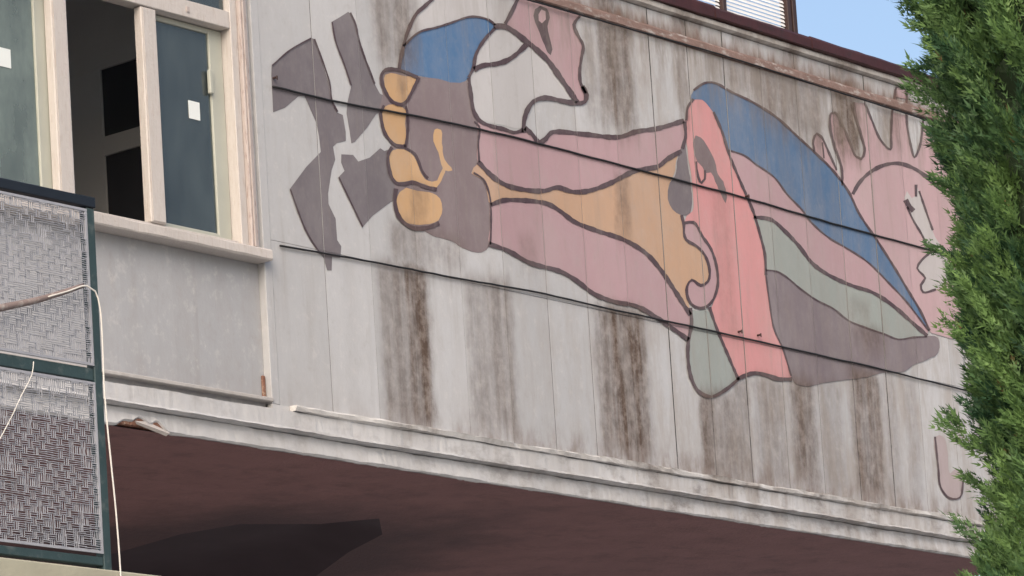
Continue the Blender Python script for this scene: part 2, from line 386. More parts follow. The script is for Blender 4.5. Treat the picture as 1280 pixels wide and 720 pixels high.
# base cornice: upper lip (boarded part only), fascia, groove, lower fascia
nX0, nX1 = PY(143, 540)[0], PY(208, 548)[0]
def notch(x, y, z, j):
    if nX0 < x < nX1 and z < ZS+.06:
        u = (x-nX0)/(nX1-nX0); h = .058*min(1, u/.25)*min(1, (1-u)/.22)*(.8+.25*math.sin(u*17)); return y, z+max(0, h)
    return y, z
CORN = (.54, .545, .56)
LIP = [(.03, ZL+.004), (-.050, ZL+.001), (-.054, ZL-.007), (-.048, ZL-.026), (-.030, ZL-.032), (.03, ZL-.034)]
ragged_strip('cornice_lip', LIP, PY(362, 508)[0], XR+.05, M_WALL, building, (.66, .655, .65), step=.05, jit=.007, seed=5)
ragged_strip('cornice_fascia', [(.03, ZL-.036), (-.030, ZL-.036), (-.030, 6.105), (-.054, 6.101), (-.058, 6.088), (-.030, 6.078), (.03, 6.076)], XL, XR+.035, M_WALL, building, CORN, step=.03, jit=.0035, seed=6)
ragged_strip('cornice_lower_band', [(.03, 6.072), (-.010, 6.072), (-.012, 6.05), (-.020, ZS+.012), (-.012, ZS+.002), (.03, ZS+.001)], XL, XR+.028, M_WALL, building, CORN, step=.025, jit=.004, seed=7, notch=notch)
ret = ragged_strip('cornice_return', [(XR-.05, ZL), (XR+.045, ZL-.004), (XR+.045, ZL-.03), (XR+.03, ZL-.035), (XR+.026, ZS+.002), (XR-.05, ZS+.002)], 0, 1, M_WALL, building, CORN)
for q in ret.data.vertices: q.co = Vector((q.co.y, .04+q.co.x*(YB-.1), q.co.z))
ret.data.update()
# broken edge of the cornice with the brick showing
br = MB(); rs = random.Random(3)
for k in range(9):
    u = (k+.5)/9; x = nX0+(nX1-nX0)*u; s = rs.uniform(.5, 1)
    br.box(x-.05*s, x+.05*s, .0-.012*s, .035, ZS+.004+.012*s, ZS+.055+.012*math.sin(k*2.1), .006)
br.build('broken_edge', M_BRICK, building)
fl = MB(); p = PY(190, 543); fl.add([(p[0]-.16, -.03, ZS+.038), (p[0]+.10, -.035, ZS-.004), (p[0]+.13, -.01, ZS+.012), (p[0]-.05, -.012, ZS+.05), (p[0]-.14, -.02, ZS+.024), (p[0]+.09, -.02, ZS-.018)], [(0, 1, 2, 3), (0, 4, 5, 1), (4, 3, 2, 5)])
fl.build('loose_plaster_flake', M_FRAME, building)

# ---- window bay to the left of the boards: spandrel, pilaster, lintel
XJ = -2.13                                     # right edge of the bay
MB().box(XJ+.003, PY(362, 508)[0]-.001, -.0035, .0345, ZL-.0355, ZL-.0005).build('pilaster_foot', M_WALL, building, CORN)
pil = MB().box(XJ+.003, X0-.002, -.004, .26, ZL+.0005, ZC-.002, .003); pil.build('pilaster', M_WALL, building, WALLC)
spn = MB().box(XL, XJ, .045, .22, ZL-.03, 7.045); spn.build('spandrel', M_WALL, building, (.395, .405, .430))
MB().box(-2.170, XJ, .02, .22, 7.13, 8.998).build('reveal', M_WALL, building, WALLC)
MB().box(XL, -6.002, .03, .26, 7.047, 8.998).build('bay_wall', M_WALL, building, WALLC)
lin_ = MB().box(XL, XJ, .03, .26, 9.00, ZC-.002); lin_.build('lintel', M_WALL, building, WALLC)
lip = MB().box(-6.6, XJ+.012, -.012, .046, 6.245, 6.268, .004); lip.build('panel_lip', M_WALL, building, (.47, .455, .45))
MB().box(XJ-.03, XJ-.004, .030, .044, 6.270, 6.40, .004).build('rusty_stop', M_BRICK, building)
ragged_strip('window_sill', [(.12, 7.125), (-.055, 7.112), (-.066, 7.105), (-.066, 7.058), (-.058, 7.048), (.12, 7.046)], -6.6, XJ+.008, M_FRAME, building, step=.04, jit=.003, seed=9)
# window frames
ZW0, ZT0, ZT1, ZW1 = 7.125, 8.385, 8.485, 8.998
fr = MB()
fr.box(-2.29, -2.232, .010, .10, ZW0, ZW1, .004)
fr.box(-6.0, -2.292, .012, .10, ZT0, ZT1, .004)
fr.box(-6.0, -2.292, .012, .10, 8.95, ZW1, .004)
fr.box(-6.0, -2.292, .03, .10, ZW0, ZW0+.028, .003)
fr.box(-6.0, -5.94, .014, .10, ZW0+.03, ZT0-.002, .004)
window = fr.build('window', M_FRAME, building); window['label'] = 'peeling cream window frame with sliding sashes'
mo = MB().box(-2.230, -2.172, -.014, .09, ZW0-.004, ZW1, .006); mo.box(-2.214, -2.198, -.022, -.0145, ZW0, ZW1, .003); mo.build('moulding', M_MOULD, window)
for xa, xb in ((-3.014, -2.891), (-3.718, -3.596), (-4.95, -4.83)):
    MB().box(xa, xb, .018, .075, ZW0+.03, ZT0-.003, .006).box(xa+.014, xb-.014, .0135, .0175, ZW0+.04, ZT0-.012).build('mullion', M_FRAME, window)
def sash(xa, xb, y, wide_l, wide_r, mat, gmat):
    s = MB(); z0, z1 = ZW0+.03, ZT0-.004
    s.box(xa, xa+wide_l, y, y+.035, z0, z1, .004); s.box(xb-wide_r, xb, y, y+.035, z0, z1, .004)
    s.box(xa+wide_l+.001, xb-wide_r-.001, y, y+.035, z0, z0+.035, .004); s.box(xa+wide_l+.001, xb-wide_r-.001, y, y+.035, z1-.03, z1, .004)
    o = s.build('sash', mat, window)
    pane = MB().box(xa+wide_l-.004, xb-wide_r+.004, y+.014, y+.019, z0+.03, z1-.026).build('pane', gmat, window)
    return o
sash(-2.95, -2.293, .080, .05, .107, M_SASH, M_GLASS)
sash(-4.90, -3.640, .080, .05, .150, M_SASH, M_GLASS_DUSTY)
sash(-5.93, -4.96, .080, .05, .05, M_SASH, M_GLASS_DUSTY)
for xa, xb in ((-3.10, -2.30), (-3.95, -3.16), (-4.9, -4.0), (-5.93, -4.95)):      # upper lights
    MB().box(xa, xb, .050, .054, ZT1-.004, 8.955).build('pane', M_GLASS, window)
    if xa > -5.5: MB().box(xa-.05, xa, .02, .09, ZT1+.001, 8.949, .004).build('mullion', M_FRAME, window)
MB().box(-2.43, -2.398, .06, .085, 7.995, 8.135, .006).build('latch', M_SASH, window)
for (px, py) in ((6, 72), (243, 138)):
    p = PY(px, py, .09); MB().box(p[0]-.045, p[0]+.045, .090, .0925, p[2]-.052, p[2]+.052).build('sticker', M_STICKER, window)
p = PY(236, 6, .0); MB().box(p[0]-.012, p[0]+.012, .006, .0115, ZT0+.03, ZT0+.06).build('screw_plate', M_MOULD, window)
# the room behind: floor, ceiling, cross wall with dark glazed panels
rm = MB(); rm.box(-6.4, -1.7, .262, 5.2, 6.24, 6.30); rm.box(-6.4, -1.7, .262, 5.2, 9.02, 9.10); rm.box(-6.4, -1.7, 5.2, 5.3, 6.3, 9.02); rm.box(-6.6, -6.4, .262, 5.3, 6.24, 9.1)
rm.build('room_shell', M_ROOM, building)
XCW = -1.92
cw = MB()
cw.box(XCW, XCW+.12, .264, 5.19, 6.302, 7.06); cw.box(XCW, XCW+.12, .264, 5.19, 8.53, 9.018); cw.box(XCW, XCW+.12, 1.40, 5.19, 7.062, 8.528)
cw.box(XCW, XCW+.12, .264, 1.398, 8.00, 8.115); cw.box(XCW, XCW+.12, .264, .36, 7.062, 7.998); cw.box(XCW, XCW+.12, .264, .36, 8.117, 8.528)
cross = cw.build('cross_wall', M_ROOM, building)
for za, zb in ((7.064, 7.998), (8.117, 8.526)):
    MB().box(XCW+.012, XCW+.022, .362, 1.396, za, zb).build('dark_panel', M_DARKPANEL, cross)

# ---- underside with an added recess for a dark shadow, and the recessed ground floor
hole = [PZ(150, 690, ZS), PZ(225, 668, ZS), PZ(300, 655, ZS), PZ(400, 655, ZS), PZ(474, 648, ZS), PZ(478, 668, ZS), PZ(436, 690, ZS), PZ(395, 720, ZS)]  # outline of the shadow patch, cut out as a recess
hole = [(q[0], q[1]) for q in hole] + [(1.6, 5.0), (-.3, 5.0)]
hc = (sum(q[0] for q in hole)/len(hole), sum(q[1] for q in hole)/len(hole))
outer = [(XL, .0), (XR, .0), (XR, YB), (XL, YB)]
loops = [[Vector((x, y, 0)) for x, y in outer], [Vector((x, y, 0)) for x, y in hole]]
tri = tessellate_polygon(loops); allp = outer+hole
vv = [(x, y, ZS) for x, y in allp]
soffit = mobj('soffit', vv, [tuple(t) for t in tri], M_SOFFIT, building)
n = len(hole)
def ring(k, z): return [(hc[0]+(x-hc[0])*k, hc[1]+(y-hc[1])*k, z) for x, y in hole]
sv = ring(1, ZS)+ring(.90, ZS+.035)+ring(.72, ZS+.12)
mobj('shadow_recess', sv, [(m_*n+i, m_*n+(i+1) % n, (m_+1)*n+(i+1) % n, (m_+1)*n+i) for m_ in range(2) for i in range(n)]+[tuple(range(2*n, 3*n))], M_SHADOW_RECESS, building, smooth=True)
bw = MB().box(XL, XR-.6, 5.4, 5.6, .002, ZS-.003); bw.build('ground_floor_wall', M_SOFFIT, building)
for x in (-6.5, -2.6, 3.4):
    MB().box(x-.2, x+.2, 4.6, 5.0, .002, ZS-.003, .02).build('column', M_PLAIN, building)

# ---- blinds behind the brown frames on the roof
ZR = ZC+.14
scn = MB()
scn.box(-6.0, 3.50, .055, .12, ZR-.02, ZR+.03); scn.box(-6.0, 3.50, .055, .12, 11.3, 11.38)
screen = scn.build('roof_window_frame', M_BROWNFR, building)
px_ = [-1.15, -.2, .755, 1.71, 2.665, 3.42]
for k, x in enumerate(px_):
    MB().box(x-.022, x+.022, .05, .115, ZR+.031, 11.299, .004).build('post', M_BROWNFR, screen)
MB().box(3.462, 3.51, .05, .115, ZR+.031, 11.299, .004).build('post', M_BROWNFR, screen)
for a, b in zip(px_[:-1], px_[1:]):
    s = MB(); z = ZR+.045
    while z < 11.28:
        s.add([(a+.024, .075, z), (b-.024, .075, z), (b-.024, .085, z+.0235), (a+.024, .085, z+.0235), (a+.024, .078, z-.001), (b-.024, .078, z-.001), (b-.024, .088, z+.0225), (a+.024, .088, z+.0225)],
              [(0, 1, 2, 3), (7, 6, 5, 4), (0, 4, 5, 1), (3, 2, 6, 7)]); z += .027
    tag(s.build('blind', M_SLAT, screen), kind='stuff')
rw = MB(); rw.box(-6, 3.46, 3.0, 3.1, ZR-.02, 11.3); rw.box(-6, 3.5, .055, 3.1, 11.382, 11.45); rw.build('roof_room', M_PLAIN, screen)

# ------------------------------------------------------------------ the mural
def clip_poly(poly, axis, val, keep_less):
    out = []; n = len(poly)
    for i in range(n):
        a, b = poly[i], poly[(i+1) % n]
        ia = (a[axis] <= val) if keep_less else (a[axis] >= val); ib = (b[axis] <= val) if keep_less else (b[axis] >= val)
        if ia: out.append(a)
        if ia != ib:
            t = (val-a[axis])/(b[axis]-a[axis]); out.append((a[0]+(b[0]-a[0])*t, a[1]+(b[1]-a[1])*t))
    return out
def on_boards(polys, lift):
    """lay convex (x, z) polygons on the boards, cut at every joint"""
    v, f = [], []
    for poly in polys:
        xs = [q[0] for q in poly]; zs = [q[1] for q in poly]
        for (x0, x1, z0, z1, pr) in PANELS:
            if max(xs) < x0 or min(xs) > x1 or max(zs) < z0 or min(zs) > z1: continue
            c = poly
            for ax, val, less in ((0, x0, False), (0, x1, True), (1, z0, False), (1, z1, True)):
                c = clip_poly(c, ax, val, less)
                if len(c) < 3: break
            if len(c) < 3: continue
            ar = sum(c[i][0]*c[(i+1) % len(c)][1]-c[(i+1) % len(c)][0]*c[i][1] for i in range(len(c)))
            if abs(ar) < 1e-8: continue
            if ar < 0: c = c[::-1]
            n = len(v); v += [(q[0], -pr-lift, q[1]) for q in c]; f.append(tuple(range(n, n+len(c))))
    return v, f
LINE = lin(74, 60, 68)
def stroke_polys(pts, wpx, closed=False, taper=False):
    P = catmull(pts+([pts[0]] if closed else []), False, 4.0) if len(pts) > 2 else [np.array(p, float) for p in pts]
    n = len(P); L, R = [], []; ph = random.uniform(0, 6)
    for i in range(n):
        t = P[min(i+1, n-1)]-P[max(i-1, 0)]; t = t/(np.linalg.norm(t)+1e-9); nn = np.array((-t[1], t[0]))
        ww = wpx*(1+.13*math.sin(i*.9+ph)+.10*math.sin(i*2.3+ph*2)+random.uniform(-.06, .06))/2
        if taper: ww *= min(1, .35+.65*min(i, n-1-i)/3)
        L.append(wl(*(P[i]+nn*ww))); R.append(wl(*(P[i]-nn*ww)))
    out = []
    for i in range(n-1):
        out.append((L[i], L[i+1], R[i+1])); out.append((L[i], R[i+1], R[i]))
    return out
def fill_polys(pts, smooth=True):
    P = catmull(pts, True, 5.0) if smooth else [np.array(p, float) for p in pts]
    q = []
    for i, p in enumerate(P):
        q.append(wl(p[0]+random.uniform(-.35, .35), p[1]+random.uniform(-.35, .35)))
    tri = tessellate_polygon([[Vector((x, z, 0)) for x, z in q]])
    return [tuple(q[i] for i in t) for t in tri]
K = 1.0                                       # photo value -> paint reflectance in this light
def paint(r, g_, b): return tuple(min(.85, c*K) for c in lin(r, g_, b))
GREY = paint(110, 105, 111); FISTG = paint(124, 112, 116); BLUE = paint(74, 110, 150); BLUE2 = paint(82, 110, 143)
PINK = paint(172, 144, 150); PINK2 = paint(180, 153, 158); SALMON = paint(198, 142, 144); ORANGE = paint(182, 151, 128); SKIN = paint(193, 158, 120)
GREENG = paint(146, 153, 150); DARKG = paint(120, 111, 117); WHITE = paint(186, 185, 187); CAPB = paint(146, 154, 152)
FILLS = []                                     # name, colour, points, smooth
def fill(name, colour, pts, smooth=True): FILLS.append((name, colour, pts, smooth))
# white painted areas of the head
fill('white_patch', WHITE, [(541, -2), (520, 18), (505, 57), (523, 40), (565, 28), (594, 21), (618, 31), (630, 30), (646, -2)])
fill('white_patch', WHITE, [(592, 86), (595, 69), (605, 50), (617, 38), (630, 36), (643, 42), (656, 52), (645, 66), (634, 74), (620, 79), (602, 81)])
fill('white_patch', WHITE, [(586, 98), (592, 88), (602, 84), (620, 82), (635, 77), (647, 68), (660, 58), (683, 78), (699, 100), (716, 123), (700, 124), (680, 120), (667, 125), (658, 136), (653, 150), (652, 160), (630, 157), (602, 150), (595, 142), (590, 120)])
# the tool
fill('tool_head', GREY, [(387.9, 47.2), (362, 62), (339.4, 81.5), (339, 94.5), (341.3, 140.5), (356, 134.6), (372.5, 120.4), (380.3, 119.7), (395, 153.5), (398.5, 170), (400.7, 190.3), (382.8, 208.8), (361.7, 236.5), (380, 286.6), (388, 302), (398.6, 316), (404, 322), (409, 338), (414, 338), (415, 321), (425, 322), (426.3, 307.8), (421, 299.8), (419.2, 273.5), (410.5, 255), (410, 241.8), (414.4, 212.8), (418.4, 199.6), (415.8, 183.7), (421, 179), (431.6, 176.4), (431.5, 165), (428, 144), (421, 140.5), (413.8, 126.3), (410.3, 104), (400.8, 73.2), (391.9, 48.4)], False)
fill('tool_bar', GREY, [(435, 15.3), (424, 22), (413.8, 27.9), (418.5, 52), (429, 80), (438.6, 107.4), (433.9, 127.5), (432.7, 141.7), (436.3, 160.6), (438.5, 179), (443.5, 177), (458, 160), (470, 142.5), (484, 138), (484, 121), (475, 117.5), (467.5, 105), (450, 57.5), (442.5, 27.5), (438, 17)], False)
fill('tool_handle', GREY, [(426.3, 193), (440.8, 193.8), (447.4, 202.2), (462, 197), (475, 185), (480.4, 188.5), (488, 186.4), (500, 200), (500, 248), (488, 252.3), (481.7, 257.6), (466, 269.5), (452.7, 284.5), (437, 252), (422.4, 222), (430.3, 214), (426.3, 203.5)], False)
# fist
fill('fist', FISTG, [(522, 95), (547, 98), (567, 102), (583, 101), (585.3, 105.4), (590.3, 126.7), (593.9, 143.7), (599, 153), (597, 174), (597, 202.5), (588.7, 216.7), (601.7, 223.7), (608.8, 238), (612.3, 254.5), (613, 280), (612.3, 306.4), (601.7, 315.8), (578, 310), (564, 301.7), (540, 294.6), (531, 289), (516, 288), (497, 274), (491, 256), (492, 240), (493, 230), (488, 222), (483, 203), (484, 192), (489, 183), (479, 166), (473, 142), (475, 130), (478, 118), (474, 105), (475, 91), (481, 85), (497, 86)])
fill('cap', BLUE, [(497.3, 86), (500.3, 73), (504.4, 56.9), (522.7, 40.6), (545, 34.5), (565.3, 28.4), (581.6, 22.3), (593.8, 21.3), (610, 25.4), (618, 31.5), (630, 33), (614, 40.6), (601.9, 52.8), (591.7, 71), (589.7, 85.3), (584.6, 97.5), (581.6, 101.5), (567.3, 103.6), (547, 98.5), (522.7, 95)])
fill('finger', SKIN, [(481, 93.4), (488.3, 91.2), (506.7, 95.5), (522.3, 97), (516.7, 108), (510, 118.9), (506.7, 125.2), (501, 128.8), (492.6, 126), (483.4, 115.3), (479.8, 104)])
fill('finger', SKIN, [(478.4, 135), (485.5, 131), (498, 132.3), (506.7, 138), (506, 149.3), (507, 172), (506, 180), (495.4, 180), (485, 171), (480, 160), (475.6, 143.7)])
fill('finger', SKIN, [(486, 193), (490.7, 187.9), (505, 187), (516.7, 195.4), (526, 216.7), (530.8, 223.8), (540.3, 227.3), (546, 226), (550, 217), (553, 210), (556, 212), (548.5, 230.8), (545, 234.4), (530.8, 230.8), (514.3, 225), (505, 227.3), (493, 226), (487, 212)])
fill('finger', SKIN, [(542.6, 162.4), (546, 160.5), (551, 162.4), (552, 179), (555.6, 200), (565, 213), (554.4, 213), (551, 205), (547.4, 190.7), (541.5, 176.5)])
fill('finger', SKIN, [(495.4, 249.7), (499, 240.3), (507, 235), (521.4, 239), (540.3, 241.5), (549.7, 248.5), (552.6, 261.5), (547.4, 275.7), (535.6, 280), (519, 281), (507, 278), (497.8, 266.3)])
# face
fill('face', PINK, [(646, -3), (639, 13), (631, 31), (642, 39), (657, 50), (668, 60), (684, 75), (700, 97), (715, 120), (722, 130), (731, 127), (731.5, 117), (724.8, 104), (723.7, 89), (725.8, 73), (728, 57), (721.7, 45), (715.6, 32.5), (722, 22), (735, 18), (700, 6), (665, -4)])
fill('eye', LINE, [(675, 7), (668, 12), (665.9, 20), (668, 28), (672, 36), (678, 52), (684, 66), (688, 69), (690, 62), (686, 45), (684, 33), (686.5, 22), (683, 11)])
fill('pupil', PINK2, [(676, 12), (672.5, 18), (673, 26), (677, 29.5), (681.5, 24.4), (681, 14.5)])
# arm
fill('forearm', PINK, [(598, 152), (616, 158), (640, 165), (655, 165), (664, 168), (673, 178), (681, 174), (688, 166), (730, 168), (772, 171), (795, 165), (820, 161), (857, 151), (856, 172), (851, 188.8), (830, 201), (822.5, 208.8), (792.5, 215), (760, 230), (735, 238.8), (715, 240), (695, 234.5), (680, 238.8), (655, 237.5), (630, 231), (612.5, 218.8), (597, 203), (597, 174)])
fill('wrist', ORANGE, [(588.7, 216.7), (597, 205), (612.5, 218.8), (630, 231), (655, 237.5), (680, 238.8), (695, 234.5), (715, 240), (735, 238.8), (760, 230), (792.5, 215), (822.5, 208.8), (830, 201), (848, 190), (845, 200), (842.5, 217.5), (836, 230), (834.5, 245), (841, 262.5), (852.5, 270), (853.8, 290), (857.5, 301), (872.5, 310), (882.5, 325), (886, 340), (883.5, 354), (873, 355), (866, 350), (859, 358), (859.5, 376), (863, 392), (838.9, 357.8), (822.2, 334), (805.6, 316), (777.8, 299.4), (744.4, 288.3), (716.7, 277.2), (700, 264.7), (683.3, 255), (655.6, 250.8), (627.8, 250.8), (612.5, 256), (608, 238), (601.7, 223.7)])
fill('forearm', PINK, [(612.5, 257), (627.8, 251), (655.6, 251), (683.3, 255), (700, 264.7), (716.7, 277.2), (744.4, 288.3), (777.8, 299.4), (805.6, 316), (822.2, 334), (838.9, 357.8), (863, 392), (864, 405), (860, 425), (841.7, 412), (819.4, 396.7), (794.4, 382.8), (766.7, 377.2), (741.7, 367.5), (719.4, 350.8), (700, 339.7), (661, 328.6), (633.3, 313.3), (611, 304), (613, 280)])
fill('sleeve', SALMON, [(857, 157), (860, 133), (866.7, 125), (876.7, 125), (890, 140), (901.7, 166.7), (910, 193), (926.7, 233), (940, 263), (950, 296.7), (955, 317.5), (956.4, 343.7), (960.8, 378.7), (966.6, 410.8), (978.3, 437), (988.5, 472), (972.4, 473.5), (955, 469), (943.3, 466), (922.9, 472), (908.3, 440), (896.6, 413.7), (887.9, 390.4), (895.2, 367), (896, 343.7), (890.8, 317.5), (880, 300), (866.7, 277.8), (855, 277), (858, 270), (865, 264), (865.5, 240), (863, 215), (859, 190)])
fill('cuff_button', paint(108, 102, 108), [(854.4, 173), (851, 184), (846.7, 197.8), (843.3, 220), (836.7, 228.9), (834.4, 248.9), (840, 262), (851, 269), (862, 266.7), (864.4, 253), (862, 222), (859, 204.4), (856.7, 182)])
fill('fold', paint(112, 100, 104), [(869, 169), (865.6, 177.8), (866.7, 189), (871, 202), (877.8, 209), (881, 217), (888, 216), (893.3, 226.7), (900, 242), (906.7, 254), (908, 246.7), (903.3, 226.7), (896.7, 217.8), (893.3, 202), (884.4, 184.4), (875.6, 172)])
fill('ribbon', PINK, [(855, 280), (866, 278), (878, 297), (888, 312), (895, 335), (896, 358), (889, 377), (879, 384), (867, 383), (859, 373), (858, 358), (864, 350), (875, 357), (884, 353), (886, 338), (880, 319), (870, 308), (857, 300), (854, 291)])
fill('tassel', CAPB, [(864.5, 387.5), (873, 389), (882, 387.5), (888, 393), (896.6, 416.6), (908, 443), (921.4, 473.5), (905.4, 486.6), (887.9, 495), (873.3, 489.5), (863, 472), (859.3, 445.8), (860, 425.4), (864.5, 405)])
fill('sash_band', BLUE2, [(863, 124), (866.7, 113), (880, 104), (893.3, 104), (913.3, 115), (940, 128), (970, 146.7), (993.3, 168), (1020, 193), (1040, 213), (1060, 240), (1073.3, 266.7), (1093, 296.7), (1115.5, 332), (1135.5, 365.5), (1149, 387.8), (1155.5, 400), (1161, 413), (1144, 393), (1131, 375.5), (1113, 356.7), (1084.4, 327.8), (1055.5, 309), (1035.5, 297.8), (1013.3, 277.8), (1002, 263), (983, 243), (966.7, 221.7), (943, 205), (930, 195), (910, 188), (903, 170), (890, 140), (876.7, 125)])
fill('pink_band', PINK, [(910, 189), (930, 195), (943, 205), (967, 222), (983, 243), (1002, 263), (1013, 278), (1036, 298), (1055, 309), (1084, 328), (1113, 357), (1131, 376), (1145, 394), (1160, 414), (1157, 419), (1135.5, 400), (1122, 387.8), (1104.4, 374.4), (1086.7, 364.4), (1069, 359), (1046.7, 350), (1026.7, 339), (1013, 327.8), (997.8, 307.8), (981, 290), (963, 275), (943, 271), (927, 233)])
fill('pale_band', GREENG, [(942, 271), (963, 275), (981, 290), (997.8, 307.8), (1013, 327.8), (1026.7, 339), (1046.7, 350), (1069, 359), (1086.7, 364.4), (1104.4, 374.4), (1122, 387.8), (1135.5, 400), (1157, 420), (1140, 422), (1122, 424.4), (1104.4, 417.8), (1082, 410), (1060, 401), (1040, 385.5), (1022, 376.7), (998, 360), (984, 348), (969.5, 339.4), (956.4, 338), (955, 318), (950, 297)])
fill('dark_band', DARKG, [(956.4, 338), (969.5, 339.4), (984, 348), (998, 360), (1022, 376.7), (1040, 385.5), (1060, 401), (1082, 410), (1104.4, 417.8), (1122, 424.4), (1140, 422), (1157, 420), (1172, 422), (1172, 441), (1157.8, 450), (1140, 456.7), (1131, 464.4), (1120, 465.5), (1100, 466.7), (1084.4, 471), (1053.3, 475.5), (1026.7, 479), (1009, 483), (993, 478.8), (988, 471), (978.3, 437), (966.6, 410.8), (960.8, 378.7), (956.4, 343.7)])
fill('open_hand', PINK2, [(1017, 188), (1015.6, 176), (1020, 167), (1025.6, 171), (1036, 193), (1046, 214), (1051, 225), (1051, 209), (1042, 182), (1036.7, 158), (1038, 142), (1043, 141), (1053, 158), (1062, 180), (1069, 195.5), (1075.5, 199), (1080, 189), (1075.6, 169), (1068, 142), (1066.7, 128), (1080, 129), (1089, 151), (1100, 175.6), (1112, 187), (1113, 169), (1114.4, 140), (1131, 145), (1133, 158), (1138, 184), (1142, 197), (1149, 182), (1153, 151), (1162, 170), (1190, 200), (1215, 230), (1222, 330), (1218, 415), (1190, 424), (1163, 416), (1149, 387.8), (1135.5, 365.5), (1115.5, 332), (1093, 296.7), (1073.3, 266.7), (1060, 240), (1040, 213), (1022, 194)], False)
fill('fingertip', PINK2, [(1117, 121), (1118, 115), (1120, 106), (1131, 110), (1131.5, 124)], False)
fill('flame', paint(180, 176, 177), [(1130, 247.8), (1133, 239), (1139, 247.8), (1143, 245.5), (1144.5, 230), (1148, 239), (1157.8, 267.8), (1164.4, 287.8), (1168, 297), (1176, 308), (1173, 315.5), (1158, 308), (1153, 296.7), (1140, 274.4), (1133, 259)], False)
fill('flame', paint(178, 174, 175), [(1163, 315), (1151, 325.5), (1145.5, 335.5), (1155.5, 347.8), (1150, 356.7), (1153, 365.5), (1169, 362), (1186, 348), (1182, 322)])
fill('hook', paint(164, 152, 154), [(1168, 546), (1172, 585), (1175, 609), (1186, 622), (1199, 622), (1203, 602), (1195, 585), (1187, 592), (1183, 560), (1178, 545)])
